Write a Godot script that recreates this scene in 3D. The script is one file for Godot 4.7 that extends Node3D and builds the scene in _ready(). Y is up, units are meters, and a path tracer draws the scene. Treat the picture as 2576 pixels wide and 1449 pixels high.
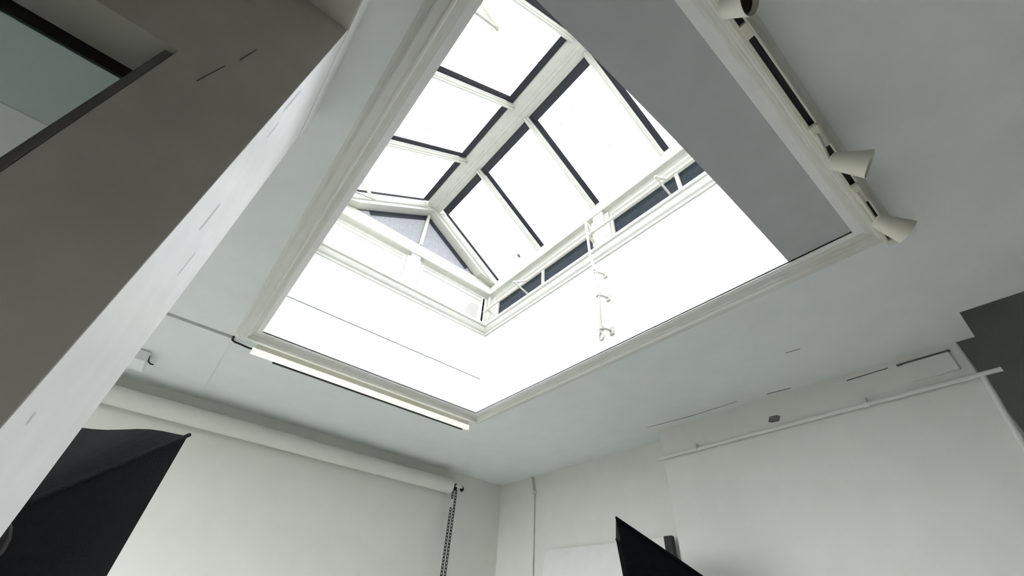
extends Node3D
# A studio room seen from below: a roof lantern over a moulded ceiling opening.
# Heights in V() are measured from the eye, which stands EYE metres above the floor.

const EYE := 1.5
const X0 := 0.13      # light well, inner faces
const X1 := 2.08
const Z0 := -3.2
const Z1 := -0.05
const XM := 1.105     # ridge line
var M := {}
var names := {}

# ------------------------------------------------------------------ helpers
func V(x: float, y: float, z: float) -> Vector3:
	return Vector3(x, y + EYE, z)

func stool() -> SurfaceTool:
	var st := SurfaceTool.new()
	st.begin(Mesh.PRIMITIVE_TRIANGLES)
	return st

func tri(st: SurfaceTool, p: Array, n: Vector3, ns: Array = [], uv: Array = []) -> void:
	var order := [0, 1, 2]
	var g: Vector3 = (p[1] - p[0]).cross(p[2] - p[0])
	if g.dot(n) > 0.0:
		order = [0, 2, 1]      # front faces run clockwise
	for i in order:
		st.set_normal(ns[i] if ns.size() > 0 else n.normalized())
		st.set_uv(uv[i] if uv.size() > 0 else Vector2(p[i].x + p[i].y, p[i].z + p[i].y))
		st.add_vertex(p[i])

func quad(st: SurfaceTool, a: Vector3, b: Vector3, c: Vector3, d: Vector3, n: Vector3, uv: Array = []) -> void:
	if uv.size() == 4:
		tri(st, [a, b, c], n, [], [uv[0], uv[1], uv[2]])
		tri(st, [a, c, d], n, [], [uv[0], uv[2], uv[3]])
	else:
		tri(st, [a, b, c], n)
		tri(st, [a, c, d], n)

# a box given by one corner frame, with chamfered edges
func frame_box(st: SurfaceTool, c: Vector3, ex: Vector3, ey: Vector3, ez: Vector3, h: Vector3, bev := 0.0) -> void:
	var ax := [ex, ey, ez]
	var hs := [h.x, h.y, h.z]
	var bv: float = min(bev, 0.45 * min(h.x, min(h.y, h.z)) * 2.0)
	for i in 3:
		var j := (i + 1) % 3
		var k := (i + 2) % 3
		for s in [-1.0, 1.0]:
			var o: Vector3 = c + ax[i] * hs[i] * s
			var u: Vector3 = ax[j] * (hs[j] - bv)
			var w: Vector3 = ax[k] * (hs[k] - bv)
			quad(st, o - u - w, o + u - w, o + u + w, o - u + w, ax[i] * s)
	if bv <= 0.0:
		return
	for i in 3:
		var j := (i + 1) % 3
		var k := (i + 2) % 3
		for s in [-1.0, 1.0]:
			for t in [-1.0, 1.0]:
				var l: Vector3 = ax[i] * (hs[i] - bv)
				var p: Vector3 = c + ax[j] * hs[j] * s + ax[k] * (hs[k] - bv) * t
				var q: Vector3 = c + ax[j] * (hs[j] - bv) * s + ax[k] * hs[k] * t
				quad(st, p - l, p + l, q + l, q - l, ax[j] * s + ax[k] * t)
	for s in [-1.0, 1.0]:
		for t in [-1.0, 1.0]:
			for r in [-1.0, 1.0]:
				var p0: Vector3 = c + ex * h.x * s + ey * (h.y - bv) * t + ez * (h.z - bv) * r
				var p1: Vector3 = c + ex * (h.x - bv) * s + ey * h.y * t + ez * (h.z - bv) * r
				var p2: Vector3 = c + ex * (h.x - bv) * s + ey * (h.y - bv) * t + ez * h.z * r
				tri(st, [p0, p1, p2], ex * s + ey * t + ez * r)

# axis-aligned box between two corners, eye-relative heights
func bx(st: SurfaceTool, x0: float, x1: float, y0: float, y1: float, z0: float, z1: float, bev := 0.0) -> void:
	frame_box(st, V((x0 + x1) / 2, (y0 + y1) / 2, (z0 + z1) / 2), Vector3.RIGHT, Vector3.UP, Vector3.BACK,
		Vector3(abs(x1 - x0) / 2, abs(y1 - y0) / 2, abs(z1 - z0) / 2), bev)

# rectangular bar from a to b; "up" gives the side of its thickness h
func bar(st: SurfaceTool, a: Vector3, b: Vector3, up: Vector3, w: float, h: float, bev := 0.003) -> void:
	var d := (b - a).normalized()
	var side := d.cross(up).normalized()
	var u := side.cross(d).normalized()
	frame_box(st, (a + b) / 2, side, u, d, Vector3(w / 2, h / 2, (b - a).length() / 2), bev)

# polygon profile extruded from a to b; profile x runs along ex, y along ey
func extrude(st: SurfaceTool, prof: PackedVector2Array, a: Vector3, b: Vector3, ex: Vector3, ey: Vector3, cut_a := 0.0, cut_b := 0.0) -> void:
	var d := (b - a).normalized()
	var n := prof.size()
	var area := 0.0
	for i in n:
		var p := prof[i]
		var q := prof[(i + 1) % n]
		area += p.x * q.y - q.x * p.y
	var sg := 1.0 if area > 0 else -1.0
	var pa: Array[Vector3] = []
	var pb: Array[Vector3] = []
	for p in prof:
		pa.append(a + ex * p.x + ey * p.y - d * cut_a * p.x)     # mitre: longer outwards
		pb.append(b + ex * p.x + ey * p.y + d * cut_b * p.x)
	for i in n:
		var j := (i + 1) % n
		var e := prof[j] - prof[i]
		var nn: Vector3 = (ex * e.y - ey * e.x) * sg
		quad(st, pa[i], pb[i], pb[j], pa[j], nn)
	var t := Geometry2D.triangulate_polygon(prof)
	for i in range(0, t.size(), 3):
		tri(st, [pa[t[i]], pa[t[i + 1]], pa[t[i + 2]]], -d)
		tri(st, [pb[t[i]], pb[t[i + 1]], pb[t[i + 2]]], d)

func tube(st: SurfaceTool, pts: Array, r: float, sides := 12, caps := true, closed := false) -> void:
	var n := pts.size()
	var rings := []
	var norms := []
	var prev := Vector3.ZERO
	for i in n:
		var d: Vector3
		if closed:
			d = (pts[(i + 1) % n] - pts[(i - 1 + n) % n]).normalized()
		else:
			d = (pts[min(i + 1, n - 1)] - pts[max(i - 1, 0)]).normalized()
		var u := prev
		if u == Vector3.ZERO:
			u = Vector3.UP if abs(d.y) < 0.9 else Vector3.RIGHT
		u = (u - d * u.dot(d)).normalized()
		prev = u
		var w := d.cross(u)
		var ring := []
		var nr := []
		for k in sides:
			var an := TAU * k / sides
			var o := u * cos(an) + w * sin(an)
			ring.append(pts[i] + o * r)
			nr.append(o)
		rings.append(ring)
		norms.append(nr)
	for i in (n if closed else n - 1):
		var i2 := (i + 1) % n
		for k in sides:
			var k2 := (k + 1) % sides
			var nn: Vector3 = norms[i][k] + norms[i2][k2]
			tri(st, [rings[i][k], rings[i2][k], rings[i2][k2]], nn, [norms[i][k], norms[i2][k], norms[i2][k2]])
			tri(st, [rings[i][k], rings[i2][k2], rings[i][k2]], nn, [norms[i][k], norms[i2][k2], norms[i][k2]])
	if caps and not closed:
		for e in [0, n - 1]:
			var d: Vector3 = (pts[1] - pts[0]) if e == 0 else (pts[n - 1] - pts[n - 2])
			var nn: Vector3 = -d if e == 0 else d
			for k in range(1, sides - 1):
				tri(st, [rings[e][0], rings[e][k], rings[e][k + 1]], nn)

# surface of revolution: profile of (radius, distance along axis)
func lathe(st: SurfaceTool, at: Vector3, axis: Vector3, prof: Array, sides := 28) -> void:
	var d := axis.normalized()
	var u := Vector3.UP if abs(d.y) < 0.9 else Vector3.RIGHT
	u = (u - d * u.dot(d)).normalized()
	var w := d.cross(u)
	for i in prof.size() - 1:
		var p: Vector2 = prof[i]
		var q: Vector2 = prof[i + 1]
		var e := q - p
		for k in sides:
			var a0 := TAU * k / sides
			var a1 := TAU * (k + 1) / sides
			var o0 := u * cos(a0) + w * sin(a0)
			var o1 := u * cos(a1) + w * sin(a1)
			var n0 := (o0 * e.y - d * e.x).normalized()
			var n1 := (o1 * e.y - d * e.x).normalized()
			var A := at + o0 * p.x + d * p.y
			var B := at + o0 * q.x + d * q.y
			var C := at + o1 * q.x + d * q.y
			var D := at + o1 * p.x + d * p.y
			if q.x > 1e-5:
				tri(st, [A, B, C], n0 + n1, [n0, n0, n1])
			if p.x > 1e-5:
				tri(st, [A, C, D], n0 + n1, [n0, n1, n1])

func ball(st: SurfaceTool, c: Vector3, r: float) -> void:
	var prof := []
	for i in 9:
		var a := PI * i / 8
		prof.append(Vector2(r * sin(a), -r * cos(a)))
	lathe(st, c, Vector3.UP, prof, 12)

# ------------------------------------------------------------------ objects
func numbered(called: String) -> String:
	if not names.has(called):
		names[called] = 0
		return called
	names[called] += 1
	return "%s_%03d" % [called, names[called]]

func world_origin(n: Node) -> Vector3:
	var p := Vector3.ZERO
	while n is Node3D and n != self:
		p += (n as Node3D).position
		n = n.get_parent()
	return p

func thing(called: String, label: String, category: String, at: Vector3, group := "") -> Node3D:
	var o := Node3D.new()
	o.name = numbered(called)
	add_child(o)
	o.position = at
	o.set_meta("label", label)
	o.set_meta("category", category)
	if group != "":
		o.set_meta("group", group)
	return o

# one mesh, built in world places, set under its thing
func part(called: String, st: SurfaceTool, mat: Material, parent: Node3D, label := "") -> MeshInstance3D:
	var mi := MeshInstance3D.new()
	mi.name = called
	var mesh := st.commit()
	var off := world_origin(parent)
	if off != Vector3.ZERO:
		var s2 := SurfaceTool.new()
		s2.begin(Mesh.PRIMITIVE_TRIANGLES)
		s2.append_from(mesh, 0, Transform3D(Basis.IDENTITY, -off))
		mesh = s2.commit()
	mi.mesh = mesh
	mi.material_override = mat
	parent.add_child(mi, true)
	if label != "":
		mi.set_meta("label", label)
	return mi

func struct(called: String, st: SurfaceTool, mat: Material, label: String, category: String) -> MeshInstance3D:
	var mi := part(called, st, mat, self)
	mi.set_meta("kind", "structure")
	mi.set_meta("label", label)
	mi.set_meta("category", category)
	return mi

# ------------------------------------------------------------------ materials
func noise_tex(seed_: int, freq: float, a: Color, b: Color, octaves := 4, normal := 0.0, kind := FastNoiseLite.TYPE_SIMPLEX_SMOOTH, size := 512) -> NoiseTexture2D:
	var f := FastNoiseLite.new()
	f.seed = seed_
	f.noise_type = kind
	f.frequency = freq
	f.fractal_octaves = octaves
	var t := NoiseTexture2D.new()
	t.noise = f
	t.width = size
	t.height = size
	t.seamless = true
	if normal > 0.0:
		t.as_normal_map = true
		t.bump_strength = normal
	else:
		var g := Gradient.new()
		g.set_color(0, a)
		g.set_color(1, b)
		t.color_ramp = g
	return t

func paint(nm: String, c: Color, rough: float, vary := 0.04, bump := 0.25, scale := 0.7, seed_ := 1) -> StandardMaterial3D:
	var m := StandardMaterial3D.new()
	m.resource_name = nm
	m.albedo_color = c
	m.roughness = rough
	m.uv1_triplanar = true
	m.uv1_world_triplanar = true
	m.uv1_scale = Vector3.ONE * scale
	if vary > 0.0:
		m.albedo_texture = noise_tex(seed_, 0.012, Color(1 - vary, 1 - vary, 1 - vary * 1.1), Color.WHITE, 5)
	if bump > 0.0:
		m.heightmap_enabled = true
		m.heightmap_scale = bump * 0.08
		m.heightmap_texture = noise_tex(seed_ + 40, 0.03, Color.BLACK, Color.WHITE, 5)
	return m

func plain(nm: String, c: Color, rough: float, metal := 0.0) -> StandardMaterial3D:
	var m := StandardMaterial3D.new()
	m.resource_name = nm
	m.albedo_color = c
	m.roughness = rough
	m.metallic = metal
	return m

# wired cast glass: a fine square wire net inside nearly clear glass
func wired_glass() -> StandardMaterial3D:
	var n := 256
	var img := Image.create(n, n, true, Image.FORMAT_RGBA8)
	img.fill(Color(0.90, 0.94, 1.0, 0.46))
	for i in 8:
		img.fill_rect(Rect2i(i * 32, 0, 2, n), Color(0.5, 0.52, 0.56, 0.72))
		img.fill_rect(Rect2i(0, i * 32, n, 3), Color(0.5, 0.52, 0.56, 0.72))
	img.generate_mipmaps()
	var m := StandardMaterial3D.new()
	m.resource_name = "wired_glass"
	m.transparency = BaseMaterial3D.TRANSPARENCY_ALPHA
	m.albedo_texture = ImageTexture.create_from_image(img)
	m.roughness = 0.35
	m.uv1_scale = Vector3(8, 8, 8)
	m.cull_mode = BaseMaterial3D.CULL_DISABLED
	return m

func cast_glass(nm: String, c: Color, rough: float, bump: float, freq: float, kind: int) -> StandardMaterial3D:
	var m := StandardMaterial3D.new()
	m.resource_name = nm
	m.transparency = BaseMaterial3D.TRANSPARENCY_ALPHA
	m.albedo_color = c
	m.roughness = rough
	m.uv1_triplanar = true
	m.uv1_world_triplanar = true
	m.uv1_scale = Vector3.ONE * 2.5
	m.heightmap_enabled = true
	m.heightmap_scale = bump
	m.heightmap_texture = noise_tex(7, freq, Color.BLACK, Color.WHITE, 2, 0.0, kind)
	return m

func make_materials() -> void:
	M.ceiling = paint("ceiling_paint", Color(0.92, 0.94, 0.935), 0.9, 0.02, 0.5, 0.5, 1)
	M.wall = paint("wall_paint", Color(0.92, 0.925, 0.90), 0.85, 0.02, 0.5, 0.5, 2)
	M.dull = paint("worn_wall_paint", Color(0.83, 0.815, 0.775), 0.9, 0.08, 0.8, 0.5, 3)
	M.white = paint("white_gloss_paint", Color(0.955, 0.955, 0.95), 0.4, 0.03, 0.15, 1.0, 4)
	M.lantern = paint("darkened_lantern_paint", Color(0.80, 0.80, 0.765), 0.55, 0.05, 0.2, 1.6, 5)  # white joinery paint, darkened in colour to hold back the skylight on it
	M.joinery = paint("aged_white_joinery", Color(0.88, 0.88, 0.85), 0.5, 0.03, 0.12, 1.6, 17)
	M.board = paint("grey_board", Color(0.74, 0.755, 0.76), 0.9, 0.03, 0.2, 0.8, 6)
	M.floor = paint("floor_paint", Color(0.90, 0.89, 0.87), 0.6, 0.1, 0.5, 0.8, 7)
	M.dim = paint("dimmed_grey_paint", Color(0.45, 0.44, 0.42), 0.9, 0.08, 0.5, 0.5, 8)  # wall paint darkened so the unseen near walls bounce less light
	M.timber = paint("dark_timber", Color(0.20, 0.19, 0.185), 0.8, 0.25, 1.0, 2.0, 9)
	M.slate = paint("slate", Color(0.07, 0.085, 0.105), 0.8, 0.2, 1.0, 1.5, 10)
	M.lead = paint("lead_flashing", Color(0.14, 0.16, 0.20), 0.6, 0.2, 0.8, 3.0, 11)
	M.crack = plain("crack_line", Color(0.42, 0.41, 0.38), 0.95)
	M.hole = plain("impact_hole", Color(0.10, 0.07, 0.09), 0.9)
	M.glass_crack = plain("glass_crack_line", Color(0.42, 0.42, 0.50), 0.7)
	M.cream = plain("cream_enamel", Color(0.86, 0.85, 0.79), 0.45)
	M.diffuser = plain("white_diffuser", Color(0.95, 0.95, 0.91), 0.4)
	M.diffuser.emission_enabled = true
	M.diffuser.emission = Color(1.0, 0.99, 0.93)
	M.diffuser.emission_energy_multiplier = 0.045
	M.plastic = plain("white_plastic", Color(0.93, 0.93, 0.90), 0.4)
	M.scuff = plain("grey_scuff", Color(0.86, 0.86, 0.86), 0.8)
	M.iron = paint("painted_iron", Color(0.86, 0.85, 0.81), 0.5, 0.12, 0.6, 6.0, 12)
	M.black = plain("black_plastic", Color(0.035, 0.03, 0.035), 0.5)
	M.slot = plain("dark_channel", Color(0.07, 0.075, 0.09), 0.6)
	M.fabric = paint("black_nylon", Color(0.085, 0.09, 0.105), 0.55, 0.3, 1.0, 4.0, 13)
	M.fabric.metallic_specular = 0.15
	M.fabric.rim_enabled = true
	M.fabric.rim = 0.06
	M.paper = paint("white_paper", Color(0.89, 0.89, 0.865), 0.8, 0.02, 0.1, 1.0, 14)
	M.lamp = plain("lamp_inside", Color(0.16, 0.12, 0.11), 0.35)
	M.teal = plain("teal_tinted_glass", Color(0.40, 0.66, 0.62, 0.48), 0.3)
	M.teal.transparency = BaseMaterial3D.TRANSPARENCY_ALPHA
	M.pale = plain("pale_green_glass", Color(0.60, 0.66, 0.58, 0.4), 0.3)
	M.pale.transparency = BaseMaterial3D.TRANSPARENCY_ALPHA
	M.pane = plain("window_glass", Color(0.95, 0.97, 0.97, 0.08), 0.05)
	M.pane.transparency = BaseMaterial3D.TRANSPARENCY_ALPHA
	M.wired = wired_glass()
	M.clear_cast = cast_glass("pebbled_glass", Color(0.80, 0.78, 0.74, 0.72), 0.3, 0.8, 0.06, FastNoiseLite.TYPE_CELLULAR)
	M.gable = cast_glass("reeded_glass", Color(0.42, 0.425, 0.43, 0.97), 0.3, 0.8, 0.06, FastNoiseLite.TYPE_CELLULAR)
	M.gable.albedo_texture = noise_tex(21, 0.10, Color(0.45, 0.46, 0.5), Color(1, 1, 1), 1, 0.0, FastNoiseLite.TYPE_CELLULAR)
	M.gable.uv1_scale = Vector3.ONE * 1.6
	M.dark_cast = cast_glass("hammered_glass", Color(0.12, 0.16, 0.19, 0.85), 0.3, 1.2, 0.03, FastNoiseLite.TYPE_SIMPLEX_SMOOTH)
	M.dark_cast.metallic_specular = 0.15

# ------------------------------------------------------------------ scene
func _ready() -> void:
	var cam := Camera3D.new()
	cam.name = "camera"
	add_child(cam)
	cam.position = Vector3(0, EYE, 0)
	cam.rotation_order = EULER_ORDER_YXZ
	cam.rotation = Vector3(0.69866, -0.64262, 0.07823)
	cam.fov = 69.758
	cam.near = 0.02
	cam.current = true
	var sky_mat := ProceduralSkyMaterial.new()
	sky_mat.sky_top_color = Color(0.95, 0.97, 1.0)
	sky_mat.sky_horizon_color = Color(1.0, 1.0, 1.0)
	sky_mat.ground_bottom_color = Color(0.12, 0.12, 0.12)
	sky_mat.ground_horizon_color = Color(0.16, 0.16, 0.16)
	sky_mat.sky_energy_multiplier = 1.0
	var sky := Sky.new()
	sky.sky_material = sky_mat
	var env := Environment.new()
	env.background_mode = Environment.BG_SKY
	env.sky = sky
	env.background_energy_multiplier = 1.0
	env.tonemap_mode = Environment.TONE_MAPPER_LINEAR
	env.tonemap_exposure = 14.5
	env.sdfgi_enabled = true
	env.ssao_enabled = true
	env.ssil_enabled = true
	var we := WorldEnvironment.new()
	we.name = "surroundings"
	we.environment = env
	add_child(we)

	make_materials()
	build_shell()
	build_well()
	build_lantern()
	build_opening_trim()
	build_lights()
	build_wall_fittings()
	build_softboxes()

# ---------------------------------------------------------------- room shell
func build_shell() -> void:
	var st := stool()
	bx(st, -3.2, 3.95, -1.6, -1.5, -5.1, 3.6)
	bx(st, 3.95, 5.2, -1.6, -1.5, -0.3, 1.4)
	struct("floor", st, M.floor, "pale painted studio floor", "floor")

	st = stool()
	var t := 1.75
	bx(st, -3.2, -0.02, 1.6, t, -3.415, 3.6)
	bx(st, -0.02, 2.23, 1.6, t, 0.10, 3.6)
	bx(st, -0.02, 2.23, 1.6, t, -3.45, -3.35)
	bx(st, 2.23, 3.18, 1.6, t, -3.45, 3.6)
	bx(st, 3.18, 3.54, 1.6, t, -3.45, 0.12)
	bx(st, 3.18, 3.54, 1.6, t, 1.2, 3.6)
	bx(st, 3.54, 3.95, 1.6, t, -3.45, 0.03)
	bx(st, 3.54, 3.95, 1.6, t, 1.2, 3.6)
	bx(st, -0.02, 3.95, 1.6, t, -5.1, -3.45)
	bx(st, -3.2, -0.02, 1.59, t, -5.1, -3.445)
	bx(st, -3.2, -0.02, 1.65, t, -3.445, -3.415)
	var ceil := struct("ceiling", st, M.ceiling, "white plastered ceiling around the skylight opening", "ceiling")
	crack(ceil, [V(3.40, 1.6, -2.22), V(3.44, 1.6, -1.75), V(3.43, 1.6, -1.35)], Vector3.DOWN, 0.004)
	crack(ceil, [V(3.46, 1.6, -1.12), V(3.48, 1.6, -0.95)], Vector3.DOWN, 0.007)
	crack(ceil, [V(2.95, 1.6, -0.75), V(2.96, 1.6, -0.66)], Vector3.DOWN, 0.004)

	st = stool()
	bx(st, -3.2, -0.163, 1.41, 1.6, -0.742, 3.6)
	struct("ceiling_lower", st, M.dull, "lowered grey ceiling beside the partition wall", "ceiling")
	st = stool()
	bx(st, -0.163, -0.157, 1.42, 1.6, -1.225, 3.6, 0.002)
	struct("trim_2", st, M.white, "white fascia board along the step in the ceiling", "trim")

	st = stool()
	bx(st, -3.2, 3.95, -1.5, 1.62, -5.1, -4.93)
	struct("wall_back", st, M.wall, "white wall behind the long paper roll", "wall")
	st = stool()
	bx(st, 3.78, 3.95, -1.5, 1.62, -4.93, -2.18)
	struct("wall_right", st, M.wall, "white recessed wall behind the standing board", "wall")
	st = stool()
	bx(st, 3.53, 3.95, -1.5, 1.62, -2.18, 0.03, 0.008)
	var br := struct("wall_right_breast", st, M.wall, "white projecting wall carrying the horizontal pipe", "wall")
	crack(br, [V(3.53, 1.555, -0.6), V(3.53, 1.56, -0.35)], Vector3.LEFT, 0.006)
	st = stool()
	bx(st, 3.53, 3.80, -1.5, 1.62, 1.2, 1.5)
	bx(st, 3.53, 3.80, -1.5, 1.62, 3.3, 3.6)
	bx(st, 3.53, 3.80, -1.5, -0.5, 1.5, 3.3)
	bx(st, 3.53, 3.80, 0.7, 1.62, 1.5, 3.3)
	struct("wall_right_near", st, M.dim, "unseen wall beyond the side doorway, greyed to keep this side dim", "wall")
	st = stool()
	bx(st, 5.1, 5.2, -1.5, 4.6, -0.3, 1.4)
	bx(st, 3.08, 5.2, 1.62, 4.6, 1.2, 1.4)
	bx(st, 3.80, 5.2, -1.5, 1.62, 1.2, 1.4)
	bx(st, 3.95, 5.2, -1.5, 4.6, -0.3, 0.02)
	bx(st, 3.54, 3.95, 1.62, 4.6, -0.3, 0.02)
	bx(st, 3.08, 3.56, 1.62, 4.6, -0.3, 0.12)
	bx(st, 3.08, 3.18, 1.64, 4.6, 0.02, 1.2)
	bx(st, 3.08, 5.2, 4.6, 4.7, -0.3, 1.4)
	struct("wall_dark_void", st, M.wall, "walls of an added tall void behind the side doorway, left unlit to darken that corner", "wall")  # invented void; its unlit depth makes the doorway corner go dark
	st = stool()
	bx(st, -3.2, 3.8, -1.5, 1.62, 3.5, 3.6)
	struct("wall_front", st, M.dim, "unseen wall facing the paper roll, greyed to keep this side dim", "wall")
	st = stool()
	bx(st, -3.2, -3.1, -1.5, 1.62, -0.86, 3.6)
	struct("wall_left", st, M.dim, "unseen outer side wall beside the partition, greyed to keep this side dim", "wall")
	st = stool()
	bx(st, -3.2, -3.1, -1.5, 1.62, -5.1, -4.8)
	bx(st, -3.2, -3.1, -1.5, 1.62, -1.6, -0.86)
	bx(st, -3.2, -3.1, -1.5, 0.0, -4.8, -1.6)
	bx(st, -3.2, -3.1, 1.56, 1.62, -4.8, -1.6)
	struct("wall_left_far", st, M.wall, "white side wall of the studio behind the partition", "wall")

	opening_window("window_1", V(-3.15, 0.78, -3.2), Vector3.BACK, 1.6, 0.78, "added unseen side window, lets fill light in behind the partition")  # unseen window, added to brighten the far part of the room
	opening_window("window_2", V(3.66, 0.1, 2.4), Vector3.BACK, 0.9, 0.6, "added unseen window beyond the side doorway, lets fill light in")  # second added opening, fill light for the near side and partition

	# thick partition with a recessed glazed door; its end catches the skylight
	st = stool()
	bx(st, -0.36, -0.163, -1.5, 1.6, -1.225, -0.742)
	bx(st, -1.30, -0.36, 0.89, 1.6, -0.862, -0.742)
	bx(st, -3.1, -1.30, -1.5, 1.6, -1.225, -0.742)
	var pier := struct("wall_partition", st, M.dull, "thick partition wall with a glazed panel and a brightly lit end", "wall")
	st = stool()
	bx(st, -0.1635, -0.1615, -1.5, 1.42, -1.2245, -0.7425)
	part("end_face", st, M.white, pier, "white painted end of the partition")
	for sc in [[1.02, -0.788, 0.075, 0.012], [1.243, -0.796, 0.012, 0.004], [0.93, -0.83, 0.05, 0.006], [0.183, -0.826, 0.012, 0.006], [0.66, -0.90, 0.06, 0.010], [0.60, -1.02, 0.05, 0.006]]:
		st = stool()
		var sp := []
		for k in 10:
			var an := TAU * k / 10.0
			var wob := 0.7 + 0.3 * float((k * 7) % 5) / 4.0
			sp.append(V(-0.1611, sc[0] + cos(an) * sc[2] * wob, sc[1] + sin(an) * sc[3] * wob + 0.1 * cos(an) * sc[3]))
		for k in 10:
			tri(st, [V(-0.1611, sc[0], sc[1]), sp[k], sp[(k + 1) % 10]], Vector3.RIGHT)
		part("scuff", st, M.scuff, pier)
	crack(pier, [V(-0.275, 1.05, -0.742), V(-0.28, 0.98, -0.742)], Vector3.BACK, 0.0018)
	crack(pier, [V(-0.29, 0.93, -0.742), V(-0.30, 0.84, -0.742)], Vector3.BACK, 0.0012)
	var d := Node3D.new()
	d.name = "door_1"
	add_child(d)
	d.position = V(-0.83, -1.5, -0.85)
	d.set_meta("kind", "structure")
	d.set_meta("label", "door recess with teal and pale frosted panes in the partition wall")
	d.set_meta("category", "door")
	st = stool()
	bx(st, -0.376, -0.36, -1.5, 0.876, -0.856, -0.742, 0.003)
	bx(st, -1.30, -1.284, -1.5, 0.876, -0.856, -0.742, 0.003)
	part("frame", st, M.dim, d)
	st = stool()
	bx(st, -1.284, -0.376, 0.852, 0.886, -0.86, -0.852)
	part("top_rail", st, M.black, d, "dark top rail")
	st = stool()
	bx(st, -1.284, -0.376, 0.655, 0.852, -0.858, -0.854)
	part("pane", st, M.teal, d, "teal frosted pane")
	st = stool()
	bx(st, -1.284, -0.376, -1.5, 0.655, -0.858, -0.854)
	part("pane", st, M.pale, d, "pale green frosted pane")

func opening_window(called: String, c: Vector3, along: Vector3, hw: float, hh: float, label: String) -> void:
	var W := Node3D.new()
	W.name = called
	add_child(W)
	W.position = c - Vector3(0, hh, 0)
	W.set_meta("kind", "structure")
	W.set_meta("label", label)
	W.set_meta("category", "window")
	var out := along.cross(Vector3.UP)
	var st := stool()
	for s in [-1.0, 1.0]:
		frame_box(st, c + along * (hw - 0.025) * s, along, Vector3.UP, out, Vector3(0.025, hh, 0.03), 0.004)
		frame_box(st, c + Vector3.UP * (hh - 0.025) * s, along, Vector3.UP, out, Vector3(hw, 0.025, 0.03), 0.004)
	frame_box(st, c, along, Vector3.UP, out, Vector3(0.02, hh, 0.03), 0.004)
	part("frame", st, M.white, W)
	st = stool()
	quad(st, c - along * hw - Vector3.UP * hh, c + along * hw - Vector3.UP * hh, c + along * hw + Vector3.UP * hh, c - along * hw + Vector3.UP * hh, out)
	part("pane", st, M.pane, W)

func crack(parent: Node3D, pts: Array, n: Vector3, w: float) -> void:
	var st := stool()
	for i in pts.size() - 1:
		var a: Vector3 = pts[i]
		var b: Vector3 = pts[i + 1]
		bar(st, a + n * 0.0005, b + n * 0.0005, n, w, 0.003, 0.0)
	part("crack", st, M.crack, parent)

# ---------------------------------------------------------------- light well
func build_well() -> void:
	var top := 2.49
	var end := Node3D.new()
	end.name = "wall_well_end"
	add_child(end)
	end.position = V(XM, 1.6, Z0)
	end.set_meta("kind", "structure")
	end.set_meta("label", "white boarded end wall of the skylight well, below two bright panes")
	end.set_meta("category", "wall")
	var st := stool()
	bx(st, -0.02, 2.23, 1.6, 1.964, Z0 - 0.15, Z0, 0.003)
	part("board", st, M.white, end)
	st = stool()
	bx(st, -0.02, 2.23, 1.968, top, Z0 - 0.15, Z0 + 0.005, 0.003)
	part("board", st, M.white, end)
	st = stool()
	bx(st, X1, X1 + 0.15, 1.6, top, Z0, Z1 + 0.15)
	struct("wall_well_right", st, M.white, "smooth white side wall of the skylight well behind the opener rod", "wall")
	st = stool()
	bx(st, X0 - 0.15, X0, 1.6, top, Z0, Z1 + 0.15)
	struct("wall_well_left", st, M.white, "white side wall of the skylight well above the partition side", "wall")
	st = stool()
	bx(st, X0, X1, 1.6, top, Z1, Z1 + 0.15)
	struct("wall_well_front", st, M.white, "white end wall of the skylight well above the spotlight track", "wall")
	st = stool()
	bx(st, 2.42, 2.6, 1.75, 3.72, -5.0, 2.0)
	struct("wall_parapet", st, M.slate, "dark slate-faced parapet outside the lantern's shaded windows", "wall")

# ---------------------------------------------------------------- lantern
func slope(side: float, s: float, z: float, off := 0.0) -> Vector3:
	# side +1 right, -1 left; s 0 at the eaves, 1 at the ridge; off along the outward normal
	var e := Vector2(0.975, 3.235)
	var r := Vector2(0.065, 3.83)
	var p := e.lerp(r, s)
	var d := (r - e).normalized()
	p += Vector2(-d.y, d.x) * -off
	return V(XM + side * p.x, p.y, z)

func slope_normal(side: float) -> Vector3:
	var d := (Vector2(0.065, 3.83) - Vector2(0.975, 3.235)).normalized()
	return Vector3(side * d.y, -d.x, 0).normalized()

func sill_profile() -> PackedVector2Array:
	# x outward from the well face, y eye-relative height
	return PackedVector2Array([Vector2(0.0, 2.475), Vector2(-0.012, 2.478), Vector2(-0.014, 2.50), Vector2(-0.026, 2.515), Vector2(-0.034, 2.54),
		Vector2(-0.036, 2.565), Vector2(-0.050, 2.575), Vector2(-0.052, 2.60), Vector2(-0.046, 2.612), Vector2(0.02, 2.635), Vector2(0.12, 2.64), Vector2(0.12, 2.475)])

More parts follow.
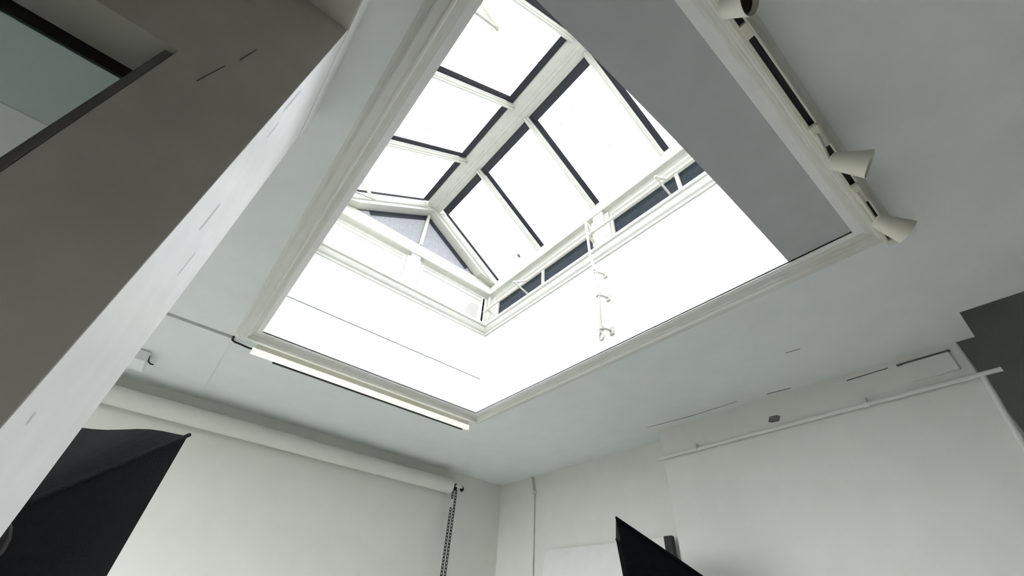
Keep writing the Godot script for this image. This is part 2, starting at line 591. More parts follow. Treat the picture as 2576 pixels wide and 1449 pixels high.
func build_lantern() -> void:
	var L := thing("roof_lantern", "white timber roof lantern with wired glass panes and a long ridge beam", "skylight", V(XM, 2.475, (Z0 + Z1) / 2))
	var up := Vector3.UP
	var walls := [  # name, start, end, outward direction
		[V(X1, -EYE, Z0), V(X1, -EYE, Z1), Vector3.RIGHT],
		[V(X0, -EYE, Z0), V(X1, -EYE, Z0), Vector3.FORWARD],
		[V(X0, -EYE, Z1), V(X0, -EYE, Z0), Vector3.LEFT],
		[V(X1, -EYE, Z1), V(X0, -EYE, Z1), Vector3.BACK]]
	var plate := PackedVector2Array([Vector2(-0.012, 3.055), Vector2(-0.018, 3.065), Vector2(-0.018, 3.15), Vector2(-0.01, 3.16), Vector2(0.0, 3.165), Vector2(0.005, 3.215), Vector2(0.02, 3.232), Vector2(0.14, 3.232), Vector2(0.14, 3.03), Vector2(0.045, 3.03), Vector2(0.03, 3.045)])
	var head := PackedVector2Array([Vector2(0.045, 3.03), Vector2(0.045, 3.0), Vector2(0.06, 2.985), Vector2(0.07, 2.955), Vector2(0.09, 2.95), Vector2(0.13, 2.95), Vector2(0.13, 3.03)])
	for w in walls:
		var st := stool()
		var lift := Vector3.UP * EYE
		extrude(st, shift_up(sill_profile()), w[0], w[1], w[2], up, 1.0, 1.0)
		part("sill", st, M.lantern, L)
		st = stool()
		extrude(st, shift_up(plate), w[0], w[1], w[2], up, 1.0, 1.0)
		part("eaves_plate", st, M.lantern, L)
		st = stool()
		extrude(st, shift_up(head), w[0], w[1], w[2], up, 1.0, 1.0)
		part("head_moulding", st, M.lantern, L)
	# corner posts
	for x in [X0, X1]:
		for z in [Z0, Z1]:
			var st := stool()
			var sx := 1.0 if x > 1.0 else -1.0
			var sz := 1.0 if z > -1.0 else -1.0
			bx(st, x - sx * 0.002, x + sx * 0.11, 2.63, 3.05, z - sz * 0.002, z + sz * 0.11, 0.005)
			bx(st, x + sx * 0.03, x + sx * 0.10, 2.63, 3.0, z - sz * 0.075, z, 0.008)
			bx(st, x - sx * 0.075, x, 2.63, 3.0, z + sz * 0.03, z + sz * 0.10, 0.008)
			part("corner_post", st, M.lantern, L)
	# clerestory windows: [wall, from, to, mullions, glass]
	side_windows(L, X1, 1.0, M.dark_cast)
	side_windows(L, X0, -1.0, M.clear_cast)
	end_windows(L, Z0, -1.0)
	end_windows(L, Z1, 1.0)
	# gables
	for e in [[Z0, -1.0], [Z1, 1.0]]:
		var zi: float = e[0]
		var sg: float = e[1]
		for side in [-1.0, 1.0]:
			var st := stool()
			var prof := PackedVector2Array([Vector2(1.03, 3.20), Vector2(0.0, 3.875), Vector2(0.0, 3.735), Vector2(0.66, 3.30), Vector2(0.76, 3.232), Vector2(1.03, 3.165)])
			var ps := PackedVector2Array()
			for p in prof:
				ps.append(Vector2(p.x * side, p.y))
			extrude(st, ps, V(XM, 0, zi + sg * 0.05), V(XM, 0, zi - sg * 0.085), Vector3.RIGHT, up)
			# an inner bead along the rafter
			bar(st, slope(side, 0.0, zi - sg * 0.09, -0.05), slope(side, 0.93, zi - sg * 0.09, -0.05), slope_normal(side), 0.05, 0.06, 0.012)
			part("gable_rafter", st, M.lantern, L)
			st = stool()
			var a := V(XM + side * 0.015, 3.232, zi + sg * 0.03)
			var b := V(XM + side * 0.80, 3.232, zi + sg * 0.03)
			var c := V(XM + side * 0.015, 3.76, zi + sg * 0.03)
			tri(st, [a, b, c], Vector3.BACK)
			part("gable_pane", st, M.gable, L)
			st = stool()
			bar(st, slope(side, 0.30, zi + sg * 0.024, -0.155), slope(side, 0.99, zi + sg * 0.024, -0.155), slope_normal(side), 0.004, 0.06, 0.0)
			part("flashing", st, M.lead, L, "dark strip standing for shade along the gable rafter")  # dark strip inside the pane draws the shade of the outer flashing
		var sm := stool()
		bx(sm, XM - 0.018, XM + 0.018, 3.232, 3.74, zi + sg * 0.0, zi + sg * 0.05, 0.004)
		part("gable_mullion", sm, M.lantern, L)
	# ridge
	var ridge := PackedVector2Array([Vector2(-0.105, 3.80), Vector2(-0.095, 3.785), Vector2(-0.06, 3.775), Vector2(-0.02, 3.772), Vector2(-0.012, 3.764), Vector2(0.012, 3.764), Vector2(0.02, 3.772),
		Vector2(0.06, 3.775), Vector2(0.095, 3.785), Vector2(0.105, 3.80), Vector2(0.06, 3.86), Vector2(0.0, 3.885), Vector2(-0.06, 3.86)])
	var sr := stool()
	extrude(sr, ridge, V(XM, 0, Z0 - 0.02), V(XM, 0, Z1 + 0.02), Vector3.RIGHT, up)
	part("ridge_beam", sr, M.lantern, L)
	for z in [-2.42, -3.1]:
		var sb := stool()
		lathe(sb, V(XM - 0.02, 3.774, z), Vector3.DOWN, [Vector2(0, 0.006), Vector2(0.007, 0.006), Vector2(0.013, 0.0), Vector2(0.013, -0.004)], 12)
		part("bolt", sb, M.iron, L)
	# roof slopes: four bays each
	var zs := [-3.09, -2.355, -1.58, -0.815, -0.09]
	for side in [1.0, -1.0]:
		var n := slope_normal(side)
		for i in 4:
			var za: float = zs[i]
			var zb: float = zs[i + 1]
			var st := stool()
			var p := [slope(side, -0.06, za), slope(side, 0.98, za), slope(side, 0.98, zb), slope(side, -0.06, zb)]
			quad(st, p[0], p[1], p[2], p[3], -n, [Vector2(0, za), Vector2(1.13, za), Vector2(1.13, zb), Vector2(0, zb)])
			var pane := part("roof_pane", st, M.wired, L)
			glass_cracks(pane, side, i)
			# dark lead strips bed the glass along its edges
			st = stool()
			bar(st, slope(side, 0.925, za, -0.005), slope(side, 0.925, zb, -0.005), n, 0.10, 0.005, 0.0)
			part("flashing", st, M.lead, L, "dark flashing along the ridge")
			st = stool()
			var wz := 0.035 if i == 0 else 0.052
			var z_at := za + (0.012 if i == 0 else 0.05)
			bar(st, slope(side, -0.02, z_at, -0.005), slope(side, 0.9, z_at, -0.005), n, wz, 0.005, 0.0)
			part("flashing", st, M.lead, L, "dark flashing along a glazing bar")
			if i > 0:
				st = stool()
				var w := 0.052
				bar(st, slope(side, -0.04, za, -0.025), slope(side, 0.97, za, -0.025), n, w, 0.045, 0.010)
				bar(st, slope(side, -0.04, za, -0.055), slope(side, 0.97, za, -0.055), n, 0.022, 0.02, 0.005)
				part("glazing_bar", st, M.lantern, L)

func shift_up(p: PackedVector2Array) -> PackedVector2Array:
	var q := PackedVector2Array()
	for v in p:
		q.append(Vector2(v.x, v.y + EYE))
	return q

func glass_cracks(pane: MeshInstance3D, side: float, bay: int) -> void:
	var lines := []
	if side > 0.0:
		if bay == 0:
			lines = [[0.5, -3.05, 0.42, -2.40], [0.62, -2.95, 0.30, -2.80], [0.05, -2.63, 0.85, -2.50], [0.05, -2.63, 0.22, -3.0], [0.05, -2.63, 0.20, -2.38]]
			var c := slope(1.0, 0.055, -2.627, -0.004)
			for k in 11:
				var an := TAU * k / 11.0 + 0.2
				var r := 0.05 + 0.045 * float((k * 7) % 5) / 4.0
				lines.append([0.055, -2.627, 0.055 + sin(an) * r, -2.627 + cos(an) * r])
			var st := stool()
			var rim := []
			for k in 9:
				var an := TAU * k / 9.0
				var r := 0.017 + 0.008 * float((k * 5) % 4) / 3.0
				rim.append(slope(1.0, 0.055 + sin(an) * r, -2.627 + cos(an) * r, -0.004))
			for k in 9:
				tri(st, [c, rim[k], rim[(k + 1) % 9]], -slope_normal(1.0))
			part("impact_hole", st, M.hole, pane, "dark ragged hole in the cracked glass")
			st = stool()
			var ring := []
			for k in 7:
				var an := PI * 0.95 + k * 0.22
				ring.append(slope(1.0, 0.055 - sin(an) * 0.055, -2.627 + cos(an) * 0.065, -0.004))
			tube(st, ring, 0.004, 5)
			part("crack", st, M.glass_crack, pane)
		elif bay == 1:
			lines = [[0.42, -2.33, 0.33, -1.60], [0.95, -1.75, 0.05, -2.05]]
		elif bay == 2:
			lines = [[0.9, -1.50, 0.62, -0.85], [0.72, -1.35, 0.78, -1.10], [0.78, -1.10, 0.70, -0.85], [0.72, -1.35, 0.10, -1.0], [0.55, -0.95, 0.10, -1.25], [0.72, -1.35, 0.55, -1.5]]
	else:
		if bay == 0:
			lines = [[0.15, -2.75, 0.9, -2.95], [0.35, -2.4, 0.2, -3.0]]
		elif bay == 1:
			lines = [[0.9, -1.65, 0.3, -2.2], [0.35, -2.1, 0.6, -2.3]]
		elif bay == 2:
			lines = [[0.98, -0.9, 0.7, -1.5]]
	for l in lines:
		var st := stool()
		bar(st, slope(side, l[0], l[1], -0.004), slope(side, l[2], l[3], -0.004), slope_normal(side), 0.0045, 0.002, 0.0)
		part("crack", st, M.glass_crack, pane)

func side_windows(L: Node3D, x: float, sx: float, glass: Material) -> void:
	for w in [[-3.12, -1.63, -2.35], [-1.45, -0.13, -0.775]]:
		var c := Node3D.new()
		c.name = "clerestory_window"
		L.add_child(c, true)
		c.position = V(x, 2.63, (w[0] + w[1]) / 2) - L.position
		var st := stool()
		quad(st, V(x + sx * 0.075, 2.64, w[0]), V(x + sx * 0.075, 3.0, w[0]), V(x + sx * 0.075, 3.0, w[1]), V(x + sx * 0.075, 2.64, w[1]), Vector3(-sx, 0, 0))
		part("pane", st, glass, c)
		st = stool()
		for z in [w[0], w[1]]:
			bx(st, x + sx * 0.05, x + sx * 0.10, 2.63, 3.0, z - 0.03, z + 0.03, 0.006)
		bx(st, x + sx * 0.05, x + sx * 0.10, 2.63, 2.675, w[0], w[1], 0.006)
		bx(st, x + sx * 0.06, x + sx * 0.10, 2.935, 3.0, w[0], w[1], 0.006)
		part("frame", st, M.lantern, c)
		st = stool()
		bx(st, x + sx * 0.055, x + sx * 0.095, 2.64, 2.97, w[2] - 0.016, w[2] + 0.016, 0.004)
		part("mullion", st, M.lantern, c)
	var st2 := stool()
	bx(st2, x - sx * 0.004, x + sx * 0.11, 2.63, 3.06, -1.60, -1.48, 0.006)
	bx(st2, x + sx * 0.02, x + sx * 0.11, 2.63, 3.03, -1.64, -1.44, 0.006)
	part("post", st2, M.lantern, L)

func end_windows(L: Node3D, z: float, sz: float) -> void:
	for w in [[0.19, 0.985], [1.195, 2.02]]:
		var c := Node3D.new()
		c.name = "clerestory_window"
		L.add_child(c, true)
		c.position = V((w[0] + w[1]) / 2, 2.63, z) - L.position
		var st := stool()
		quad(st, V(w[0], 2.64, z + sz * 0.06), V(w[1], 2.64, z + sz * 0.06), V(w[1], 3.0, z + sz * 0.06), V(w[0], 3.0, z + sz * 0.06), Vector3(0, 0, -sz))
		part("pane", st, M.clear_cast, c)
		st = stool()
		for x in [w[0], w[1]]:
			bx(st, x - 0.02, x + 0.02, 2.63, 3.0, z + sz * 0.03, z + sz * 0.10, 0.006)
		bx(st, w[0], w[1], 2.63, 2.665, z + sz * 0.04, z + sz * 0.10, 0.006)
		bx(st, w[0], w[1], 2.955, 3.0, z + sz * 0.05, z + sz * 0.10, 0.006)
		part("frame", st, M.lantern, c)
	var st2 := stool()
	bx(st2, 1.035, 1.145, 2.63, 3.06, z - sz * 0.004, z + sz * 0.11, 0.006)
	bx(st2, 1.005, 1.175, 2.63, 3.03, z + sz * 0.02, z + sz * 0.11, 0.008)
	part("post", st2, M.lantern, L)

# ---------------------------------------------------------------- trim round the opening
func build_opening_trim() -> void:
	var prof := PackedVector2Array([Vector2(0.0, 1.612), Vector2(0.0, 1.604), Vector2(0.032, 1.604), Vector2(0.034, 1.600), Vector2(0.038, 1.594), Vector2(0.046, 1.589), Vector2(0.056, 1.587),
		Vector2(0.058, 1.575), Vector2(0.066, 1.574), Vector2(0.068, 1.561), Vector2(0.072, 1.556), Vector2(0.080, 1.555), Vector2(0.084, 1.560), Vector2(0.088, 1.563), Vector2(0.116, 1.563), Vector2(0.122, 1.567),
		Vector2(0.126, 1.580), Vector2(0.136, 1.592), Vector2(0.150, 1.5995), Vector2(0.150, 1.612)])
	var T := Node3D.new()
	T.name = "trim_1"
	add_child(T)
	T.position = V(XM, 1.6, (Z0 + Z1) / 2)
	T.set_meta("kind", "structure")
	T.set_meta("label", "stepped white moulding framing the skylight opening in the ceiling")
	T.set_meta("category", "trim")
	var walls := [[V(X1, -EYE, Z0), V(X1, -EYE, Z1), Vector3.RIGHT], [V(X0, -EYE, Z0), V(X1, -EYE, Z0), Vector3.FORWARD],
		[V(X0, -EYE, Z1), V(X0, -EYE, Z0), Vector3.LEFT], [V(X1, -EYE, Z1), V(X0, -EYE, Z1), Vector3.BACK]]
	for w in walls:
		var st := stool()
		extrude(st, shift_up(prof), w[0], w[1], w[2], Vector3.UP, 1.0, 1.0)
		part("moulding", st, M.joinery, T)
	# the flat board laid across one end of the opening, slightly bowed edge
	var P := thing("cover_board", "flat grey board laid across the skylight opening beside the spotlight track", "board", V(XM, 1.6, -0.2))
	var st := stool()
	var n := 12
	for i in n:
		var xa: float = lerp(X0, X1, float(i) / n)
		var xb: float = lerp(X0, X1, float(i + 1) / n)
		var za := -0.345 + 0.012 * sin(PI * i / n)
		var zb := -0.345 + 0.012 * sin(PI * (i + 1) / n)
		var y0 := 1.614
		var y1 := 1.624
		quad(st, V(xa, y0, za), V(xb, y0, zb), V(xb, y0, Z1), V(xa, y0, Z1), Vector3.DOWN)
		quad(st, V(xa, y1, za), V(xb, y1, zb), V(xb, y1, Z1), V(xa, y1, Z1), Vector3.UP)
		quad(st, V(xa, y0, za), V(xb, y0, zb), V(xb, y1, zb), V(xa, y1, za), Vector3.FORWARD)
	quad(st, V(X0, 1.614, -0.345), V(X0, 1.624, -0.345), V(X0, 1.624, Z1), V(X0, 1.614, Z1), Vector3.LEFT)
	quad(st, V(X1, 1.614, -0.345), V(X1, 1.624, -0.345), V(X1, 1.624, Z1), V(X1, 1.614, Z1), Vector3.RIGHT)
	quad(st, V(X0, 1.614, Z1), V(X0, 1.624, Z1), V(X1, 1.624, Z1), V(X1, 1.614, Z1), Vector3.BACK)
	part("board", st, M.board, P)
	gear(1.0, "white painted window opener rods and hook on the shaded side of the lantern")
	gear(-1.0, "white painted window opener rod along the lantern side above the partition")

func gear(side: float, label: String) -> void:
	var mx := func(x: float) -> float: return x if side > 0.0 else 2.0 * XM - x
	var G := thing("window_opener", label, "window opener", V(mx.call(2.08), 2.6, -1.6))
	var X := func(x: float, y: float, z: float) -> Vector3: return V(mx.call(x), y, z)
	var st := stool()
	tube(st, [X.call(2.0, 2.752, -3.17), X.call(2.0, 2.765, -0.2)], 0.011, 10)
	part("shaft", st, M.iron, G)
	for z in [-2.44, -0.805]:
		st = stool()
		tube(st, [X.call(2.0, 2.76, z), X.call(1.96, 2.728, z), X.call(1.853, 2.657, z - 0.008)], 0.011, 8)
		ball(st, X.call(2.0, 2.762, z), 0.018)
		ball(st, X.call(1.853, 2.657, z - 0.008), 0.014)
		part("crank", st, M.iron, G)
		st = stool()
		tube(st, [X.call(1.853, 2.657, z - 0.008), X.call(2.08, 2.612, z - 0.02)], 0.009, 8)
		part("link", st, M.iron, G)
	for z in [-3.1, -1.60]:
		st = stool()
		bar(st, X.call(2.0, 2.755, z), X.call(2.085, 2.72, z), Vector3.BACK, 0.018, 0.03, 0.004)
		bar(st, X.call(2.075, 2.67, z), X.call(2.075, 2.77, z), Vector3.BACK, 0.016, 0.035, 0.004)
		part("bracket", st, M.iron, G)
	if side < 0.0:
		return
	st = stool()
	tube(st, [X.call(2.0, 2.765, -1.555), X.call(1.965, 2.80, -1.557), X.call(1.924, 2.845, -1.56)], 0.014, 8)
	ball(st, X.call(2.0, 2.765, -1.555), 0.022)
	part("lever", st, M.iron, G)
	st = stool()
	tube(st, [X.call(1.924, 2.845, -1.56), X.call(1.945, 2.45, -1.558), X.call(1.985, 2.30, -1.556)], 0.011, 8)
	part("connecting_rod", st, M.iron, G)
	st = stool()
	tube(st, [X.call(2.0, 2.32, -1.556), X.call(2.0, 2.05, -1.55)], 0.015, 10)
	tube(st, [X.call(2.0, 2.05, -1.55), X.call(2.0, 1.73, -1.563)], 0.011, 10)
	part("screw_rod", st, M.iron, G)
	for y in [2.29, 2.05, 1.74]:
		st = stool()
		tube(st, [X.call(2.0, y, -1.556), X.call(2.04, y + 0.005, -1.54), X.call(2.08, y, -1.525)], 0.010, 8)
		lathe(st, X.call(2.0, y - 0.014, -1.556), Vector3.UP, [Vector2(0.0, 0.0), Vector2(0.019, 0.0), Vector2(0.019, 0.028), Vector2(0, 0.028)], 12)
		bx(st, 2.068, 2.08, y - 0.035, y + 0.035, -1.545, -1.505, 0.004)
		part("wall_bracket", st, M.iron, G)
	st = stool()
	var ring := []
	for k in 14:
		var a := TAU * k / 14.0
		ring.append(X.call(2.0, 1.672 + 0.030 * cos(a), -1.563 + 0.019 * sin(a)))
	tube(st, ring, 0.008, 8, false, true)
	tube(st, [X.call(2.0, 1.735, -1.563), X.call(2.0, 1.70, -1.563)], 0.013, 8)
	part("eye_hook", st, M.iron, G)

# ---------------------------------------------------------------- lamps
func build_lights() -> void:
	var B := thing("batten_light", "slim white strip light fixed along the skylight moulding", "strip light", V(1.13, 1.507, -3.385))
	var st := stool()
	bx(st, 0.24, 1.66, 1.507, 1.549, -3.402, -3.366, 0.005)
	part("diffuser", st, M.diffuser, B)
	for e in [[0.13, 0.239], [1.661, 2.135]]:
		st = stool()
		bx(st, e[0], e[1], 1.507, 1.549, -3.402, -3.366, 0.004)
		part("end_cap", st, M.diffuser, B)
	st = stool()
	bx(st, 0.15, 2.12, 1.549, 1.6, -3.400, -3.370)
	part("mounting_plate", st, M.joinery, B)
	st = stool()
	bx(st, 0.30, 2.08, 1.498, 1.53, -3.413, -3.4025)
	part("backing_strip", st, M.black, B, "thin black backing strip")

	st = stool()
	tube(st, [V(-0.017, 1.592, -3.405), V(-0.016, 1.588, -3.455), V(0.006, 1.585, -3.470), V(0.05, 1.575, -3.452), V(0.10, 1.56, -3.43), V(0.145, 1.545, -3.395)], 0.007, 8)
	part("supply_cable", st, M.black, B, "short black supply cable")
	var glow := AreaLight3D.new()
	glow.name = "strip_glow"
	B.add_child(glow)
	glow.position = V(1.13, 1.528, -3.360) - B.position
	glow.rotation.y = PI
	glow.area_size = Vector2(1.98, 0.035)
	glow.light_energy = 0.004
	glow.light_color = Color(1.0, 0.99, 0.93)
	glow.shadow_enabled = true

	var T := thing("spotlight_track", "white lighting track with a dark slot screwed along the ceiling moulding", "lighting track", V(0.9, 1.515, 0.05))
	st = stool()
	var ya := 1.512
	var yb := 1.560
	bx(st, -0.6, 2.17, ya, yb, 0.028, 0.043, 0.002)
	bx(st, -0.6, 2.17, ya, yb, 0.062, 0.070, 0.002)
	bx(st, -0.6, 2.17, 1.530, yb, 0.040, 0.064)
	part("rail", st, M.cream, T)
	st = stool()
	bx(st, -0.598, 2.165, 1.526, 1.530, 0.043, 0.062)
	part("slot", st, M.slot, T, "dark conductor slot")
	st = stool()
	bx(st, 0.785, 0.84, ya - 0.001, 1.526, 0.041, 0.064, 0.001)
	part("joint_cover", st, M.cream, T)
	st = stool()
	bx(st, 2.135, 2.172, ya - 0.001, yb, 0.027, 0.071, 0.002)
	part("end_cap", st, M.cream, T)

	spot(0.60, V(0.655, 1.42, 0.036), V(0.662, 1.375, 0.094), "cream spotlight on the track, hanging over the middle of the grey board")
	spot(1.30, V(1.405, 1.42, 0.035), V(1.448, 1.352, 0.116), "cream spotlight on the track, showing its dark mouth, between two others")
	spot(1.69, V(1.835, 1.42, 0.044), V(1.905, 1.351, 0.103), "cream spotlight at the end of the track, turned away over the moulding corner")

func spot(ax: float, base: Vector3, mouth: Vector3, label: String) -> void:
	var S := thing("spotlight", label, "spotlight", V(ax, 1.50, 0.053), "spotlights on the ceiling track")
	var st := stool()
	bx(st, ax - 0.02, ax + 0.10, 1.488, 1.513, 0.034, 0.068, 0.005)
	part("adapter", st, M.cream, S)
	var d := (mouth - base).normalized()
	st = stool()
	var knee := V(ax + 0.03, 1.47, 0.045)
	tube(st, [V(ax + 0.02, 1.495, 0.047), knee, base.lerp(knee, 0.25) + Vector3(0, 0.015, 0), base - d * 0.004], 0.0065, 8)
	part("stem", st, M.cream, S)
	var l := (mouth - base).length()
	st = stool()
	lathe(st, base, d, [Vector2(0, -0.004), Vector2(0.020, -0.004), Vector2(0.030, 0.001), Vector2(0.031, 0.006), Vector2(0.050, l), Vector2(0.0475, l), Vector2(0.040, l * 0.72)], 32)
	part("shade", st, M.cream, S)
	st = stool()
	lathe(st, base, d, [Vector2(0.041, l * 0.80), Vector2(0.030, l * 0.66), Vector2(0.0, l * 0.62)], 24)
	part("lamp_face", st, M.lamp, S, "dark lamp face inside the shade")

# ---------------------------------------------------------------- fittings on the walls
func build_wall_fittings() -> void:
	# roll of background paper on a chain drive
	var R := thing("paper_roll", "long white backdrop paper roll with a black pull chain, mounted high on the wall", "backdrop roll", V(1.0, 1.38, -4.83))
	var st := stool()
	lathe(st, V(-1.2, 1.385, -4.82), Vector3.RIGHT, [Vector2(0.0, 0.0), Vector2(0.08, 0.0), Vector2(0.082, 0.01), Vector2(0.082, 4.09), Vector2(0.078, 4.1), Vector2(0.0, 4.1)], 40)
	part("roll", st, M.paper, R)
	st = stool()
	tube(st, [V(2.89, 1.385, -4.82), V(2.955, 1.385, -4.82)], 0.018, 12)
	bx(st, 2.915, 2.925, 1.30, 1.44, -4.926, -4.80, 0.002)
	part("bracket", st, M.joinery, R)
	st = stool()
	lathe(st, V(2.935, 1.385, -4.80), Vector3.RIGHT, [Vector2(0, 0), Vector2(0.038, 0.0), Vector2(0.040, 0.006), Vector2(0.030, 0.012), Vector2(0.040, 0.018), Vector2(0.038, 0.024), Vector2(0, 0.024)], 24)
	part("chain_wheel", st, M.black, R, "black chain wheel")
	st = stool()
	tube(st, [V(2.93, 1.39, -4.755), V(3.03, 1.385, -4.755)], 0.013, 10)
	part("spindle", st, M.plastic, R)
	st = stool()
	lathe(st, V(3.02, 1.375, -4.77), Vector3.RIGHT, [Vector2(0, 0), Vector2(0.026, 0.0), Vector2(0.034, 0.012), Vector2(0.026, 0.026), Vector2(0, 0.026)], 20)
	part("end_knob", st, M.black, R, "black end knob")
	var C := Node3D.new()
	C.name = "pull_chain"
	R.add_child(C)
	C.position = V(2.95, 1.36, -4.80) - R.position
	C.set_meta("label", "black two-strand pull chain")
	var link := stool()
	var hw := 0.010
	var hh := 0.017
	for s in [-1.0, 1.0]:
		bar(link, Vector3(hw * s, -hh, 0), Vector3(hw * s, hh, 0), Vector3.BACK, 0.006, 0.006, 0.0)
		bar(link, Vector3(-hw, hh * s, 0), Vector3(hw, hh * s, 0), Vector3.BACK, 0.012, 0.008, 0.0)
	var lm := link.commit()
	for s in 2:
		for k in 34:
			var y: float = 1.335 - 0.034 * k
			if s == 0 and k in [3, 4, 5]:
				continue
			var mi := MeshInstance3D.new()
			mi.name = "link"
			mi.mesh = lm
			mi.material_override = M.black
			C.add_child(mi, true)
			mi.position = V(2.928 + 0.045 * s, y, -4.80) - V(2.95, 1.36, -4.80)
	st = stool()
	tube(st, [V(2.928, 1.245, -4.80), V(2.928, 1.15, -4.80)], 0.009, 8)
	part("connector", st, M.plastic, C, "white chain connector")

	# plate and hook on the ceiling over the roll
	var H := thing("ceiling_bracket", "small white bracket box with a hook under the ceiling above the paper roll", "bracket", V(-0.75, 1.55, -4.35))
	st = stool()
	bx(st, -1.1, -0.475, 1.50, 1.588, -4.42, -4.17, 0.006)
	part("plate", st, M.ceiling, H)
	st = stool()
	tube(st, [V(-0.477, 1.565, -4.20), V(-0.47, 1.55, -4.28), V(-0.45, 1.545, -4.31), V(-0.43, 1.55, -4.32)], 0.006, 8)
	part("hook", st, M.timber, H)

	# conduit down the recess
	var K := thing("conduit", "thin white vertical conduit down the recessed wall beside the corner", "pipe", V(3.76, -1.5, -4.22))
	st = stool()
	tube(st, [V(3.762, -1.5, -4.22), V(3.762, 1.42, -4.225)], 0.013, 10)
	part("tube", st, M.wall, K)
	st = stool()
	tube(st, [V(3.762, 1.40, -4.225), V(3.758, 1.49, -4.24), V(3.762, 1.58, -4.27), V(3.762, 1.598, -4.275)], 0.009, 8)
	part("tail", st, M.iron, K)
	st = stool()
	bx(st, 3.742, 3.78, 1.385, 1.415, -4.25, -4.195, 0.005)
	part("saddle", st, M.joinery, K)

	# horizontal pipe on the projecting wall
	var P := thing("wall_pipe", "thin white horizontal pipe clipped along the projecting wall below the ceiling", "pipe", V(3.5, 1.34, -1.05))
	st = stool()
	tube(st, [V(3.508, 1.332, -2.23), V(3.508, 1.345, -1.1), V(3.508, 1.36, 0.125)], 0.014, 10)
	part("tube", st, M.wall, P)
	for z in [-1.84, -0.56]:
		st = stool()
		var y: float = 1.334 + 0.012 * (z + 2.2)
		lathe(st, V(3.508, y, z - 0.014), Vector3.BACK, [Vector2(0.0, 0), Vector2(0.020, 0), Vector2(0.020, 0.028), Vector2(0, 0.028)], 14)
		bx(st, 3.508, 3.53, y - 0.012, y + 0.05, z - 0.012, z + 0.012, 0.003)
		part("clip", st, M.wall, P)
	st = stool()
	tube(st, [V(3.518, 1.36, 0.035), V(3.518, 0.9, -0.005), V(3.518, 0.2, -0.04), V(3.518, -1.5, -0.05)], 0.016, 10)
	var J := thing("corner_bead", "pale vertical edge bead down the end of the projecting wall by the doorway", "bead", V(3.518, -1.5, -0.05))
	part("bead", st, M.wall, J)

	var A := thing("access_hatch", "small square hatch cover high on the projecting wall near the dark doorway", "hatch", V(3.52, 1.42, -0.13))
	st = stool()
	bx(st, 3.512, 3.532, 1.425, 1.548, -0.27, -0.03, 0.004)
	part("cover", st, M.wall, A)
	st = stool()
	bx(st, 3.520, 3.534, 1.550, 1.562, -0.30, -0.02)
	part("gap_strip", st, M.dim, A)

	# smudged plaster patch
	var D := thing("plaster_scar", "dark ragged plaster scar on the projecting wall above the pipe", "scar", V(3.53, 1.40, -1.16))
	st = stool()
	var c := V(3.524, 1.425, -1.155)
	var rim := []
	for k in 10:
		var an := TAU * k / 10.0
		var r := 0.030 + 0.014 * float((k * 7) % 5) / 4.0
		rim.append(c + Vector3(0.004, cos(an) * r * 0.8, sin(an) * r * 1.2))
	for k in 10:
		tri(st, [c, rim[k], rim[(k + 1) % 10]], Vector3.LEFT)
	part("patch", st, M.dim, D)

	# board and upright in the recess
	var W := thing("white_board", "tall white foam board leaning in the wall recess behind the black softbox", "board", V(3.20, -1.5, -3.2))
	st = stool()
	var lean := (V(3.745, 0.757, 0) - V(3.20, -1.5, 0))
	var hgt := lean.length()
	lean = lean.normalized()
	extrude(st, PackedVector2Array([Vector2(-3.98, 0.0), Vector2(-3.98, hgt - 0.012), Vector2(-3.86, hgt + 0.003), Vector2(-2.42, hgt), Vector2(-2.42, 0.0)]), V(3.20, -1.5, 0), V(3.20, -1.5, 0) + Vector3(lean.y, -lean.x, 0) * 0.02, Vector3.BACK, lean)
	part("panel", st, M.white, W)
	var U := thing("black_upright", "narrow black flat upright standing between the white board and the projecting wall", "upright", V(3.70, -1.5, -2.37))
	st = stool()
	bx(st, 3.675, 3.72, -1.5, 0.753, -2.405, -2.325, 0.004)
	part("upright", st, M.black, U)

# ---------------------------------------------------------------- softboxes
func sheet(st: SurfaceTool, a: Vector3, b: Vector3, c: Vector3, d: Vector3, out: Vector3, sag: float, wave: float) -> void:
	# fabric between a-b (rim) and d-c (ring), pulled tight on its edges
	var n := 12
	var P := []
	for i in n + 1:
		var row := []
		for j in n + 1:
			var u := float(i) / n
			var v := float(j) / n
			var p: Vector3 = a.lerp(b, u).lerp(d.lerp(c, u), v)
			p += out * (sag * sin(PI * u) * sin(PI * v) + wave * sin(PI * u) * (1.0 - v) * (1.0 + 0.5 * sin(9.0 * u)))
			row.append(p)
		P.append(row)
	for i in n:
		for j in n:
			var nn: Vector3 = (P[i + 1][j] - P[i][j]).cross(P[i][j + 1] - P[i][j])
			if nn.dot(out) < 0.0:
				nn = -nn
			quad(st, P[i][j], P[i + 1][j], P[i + 1][j + 1], P[i][j + 1], nn)

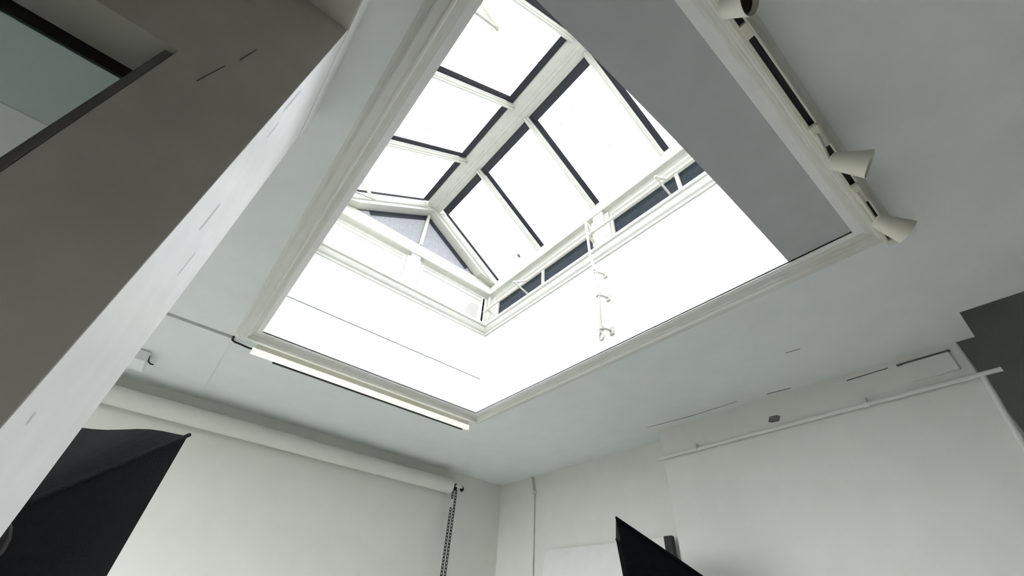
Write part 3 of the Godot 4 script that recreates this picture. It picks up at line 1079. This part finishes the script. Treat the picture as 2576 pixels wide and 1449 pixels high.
func softbox(label: String, corners: Array, apex: Vector3, wave: float) -> void:
	# corners: four rim points in order; apex: where the flash ring sits
	var cen: Vector3 = (corners[0] + corners[1] + corners[2] + corners[3]) / 4.0
	var S := thing("softbox", label, "softbox", Vector3(apex.x, 0, apex.z), "black softboxes on stands")
	var ring := []
	for k in 4:
		ring.append(apex + (corners[k] - cen) * 0.16)
	for k in 4:
		var k2 := (k + 1) % 4
		var st := stool()
		var mid: Vector3 = (corners[k] + corners[k2]) / 2.0
		var ax := (cen - apex).normalized()
		var out := (mid - cen)
		out = (out - ax * out.dot(ax)).normalized()
		sheet(st, corners[k], corners[k2], ring[k2], ring[k], out, 0.012, wave if k == 0 else 0.0)
		part("side_panel", st, M.fabric, S)
		st = stool()
		tube(st, [corners[k] + (corners[k] - cen) * 0.012, corners[k].lerp(ring[k], 0.5) + (corners[k] - cen).normalized() * 0.006, ring[k]], 0.008, 8)
		part("rib", st, M.fabric, S)
	var st2 := stool()
	var inn := (apex - cen).normalized() * 0.05
	var dq := []
	for k in 4:
		dq.append(cen + (corners[k] - cen) * 0.9 + inn)
	quad(st2, dq[0], dq[1], dq[2], dq[3], cen - apex)
	part("diffuser", st2, M.paper, S, "white front diffuser")
	st2 = stool()
	var back := (apex - cen).normalized()
	lathe(st2, apex, back, [Vector2(0.0, -0.02), Vector2(0.085, -0.02), Vector2(0.085, 0.02), Vector2(0.05, 0.03), Vector2(0.05, 0.16), Vector2(0.0, 0.16)], 20)
	part("flash_head", st2, M.black, S)
	st2 = stool()
	var foot := Vector3(apex.x, 0.0, apex.z) + Vector3(back.x, 0, back.z) * 0.1
	var topp := apex + back * 0.1
	tube(st2, [Vector3(foot.x, 0.25, foot.z), Vector3(topp.x, topp.y - 0.04, topp.z)], 0.014, 10)
	for k in 3:
		var an := TAU * k / 3.0 + 0.4
		tube(st2, [Vector3(foot.x, 0.7, foot.z), foot + Vector3(cos(an) * 0.26, 0.012, sin(an) * 0.26)], 0.010, 8)
	part("stand", st2, M.black, S)

func build_softboxes() -> void:
	var a := V(0.028, 0.554, -2.2)
	softbox("black softbox on a stand, half hidden behind the bright partition end",
		[a, V(-0.50, 0.50, -2.47), V(-0.50, -0.38, -2.47), V(0.02, -0.36, -2.2)], V(-0.29, 0.085, -1.72), 0.022)
	var t := V(2.401, 0.622, -1.9)
	softbox("black softbox on a stand, its pointed corner in front of the white board",
		[t, V(2.86, 0.60, -2.28), V(2.98, 0.0, -2.28), V(2.53, 0.044, -1.9)], V(3.16, 0.16, -1.55), 0.0)
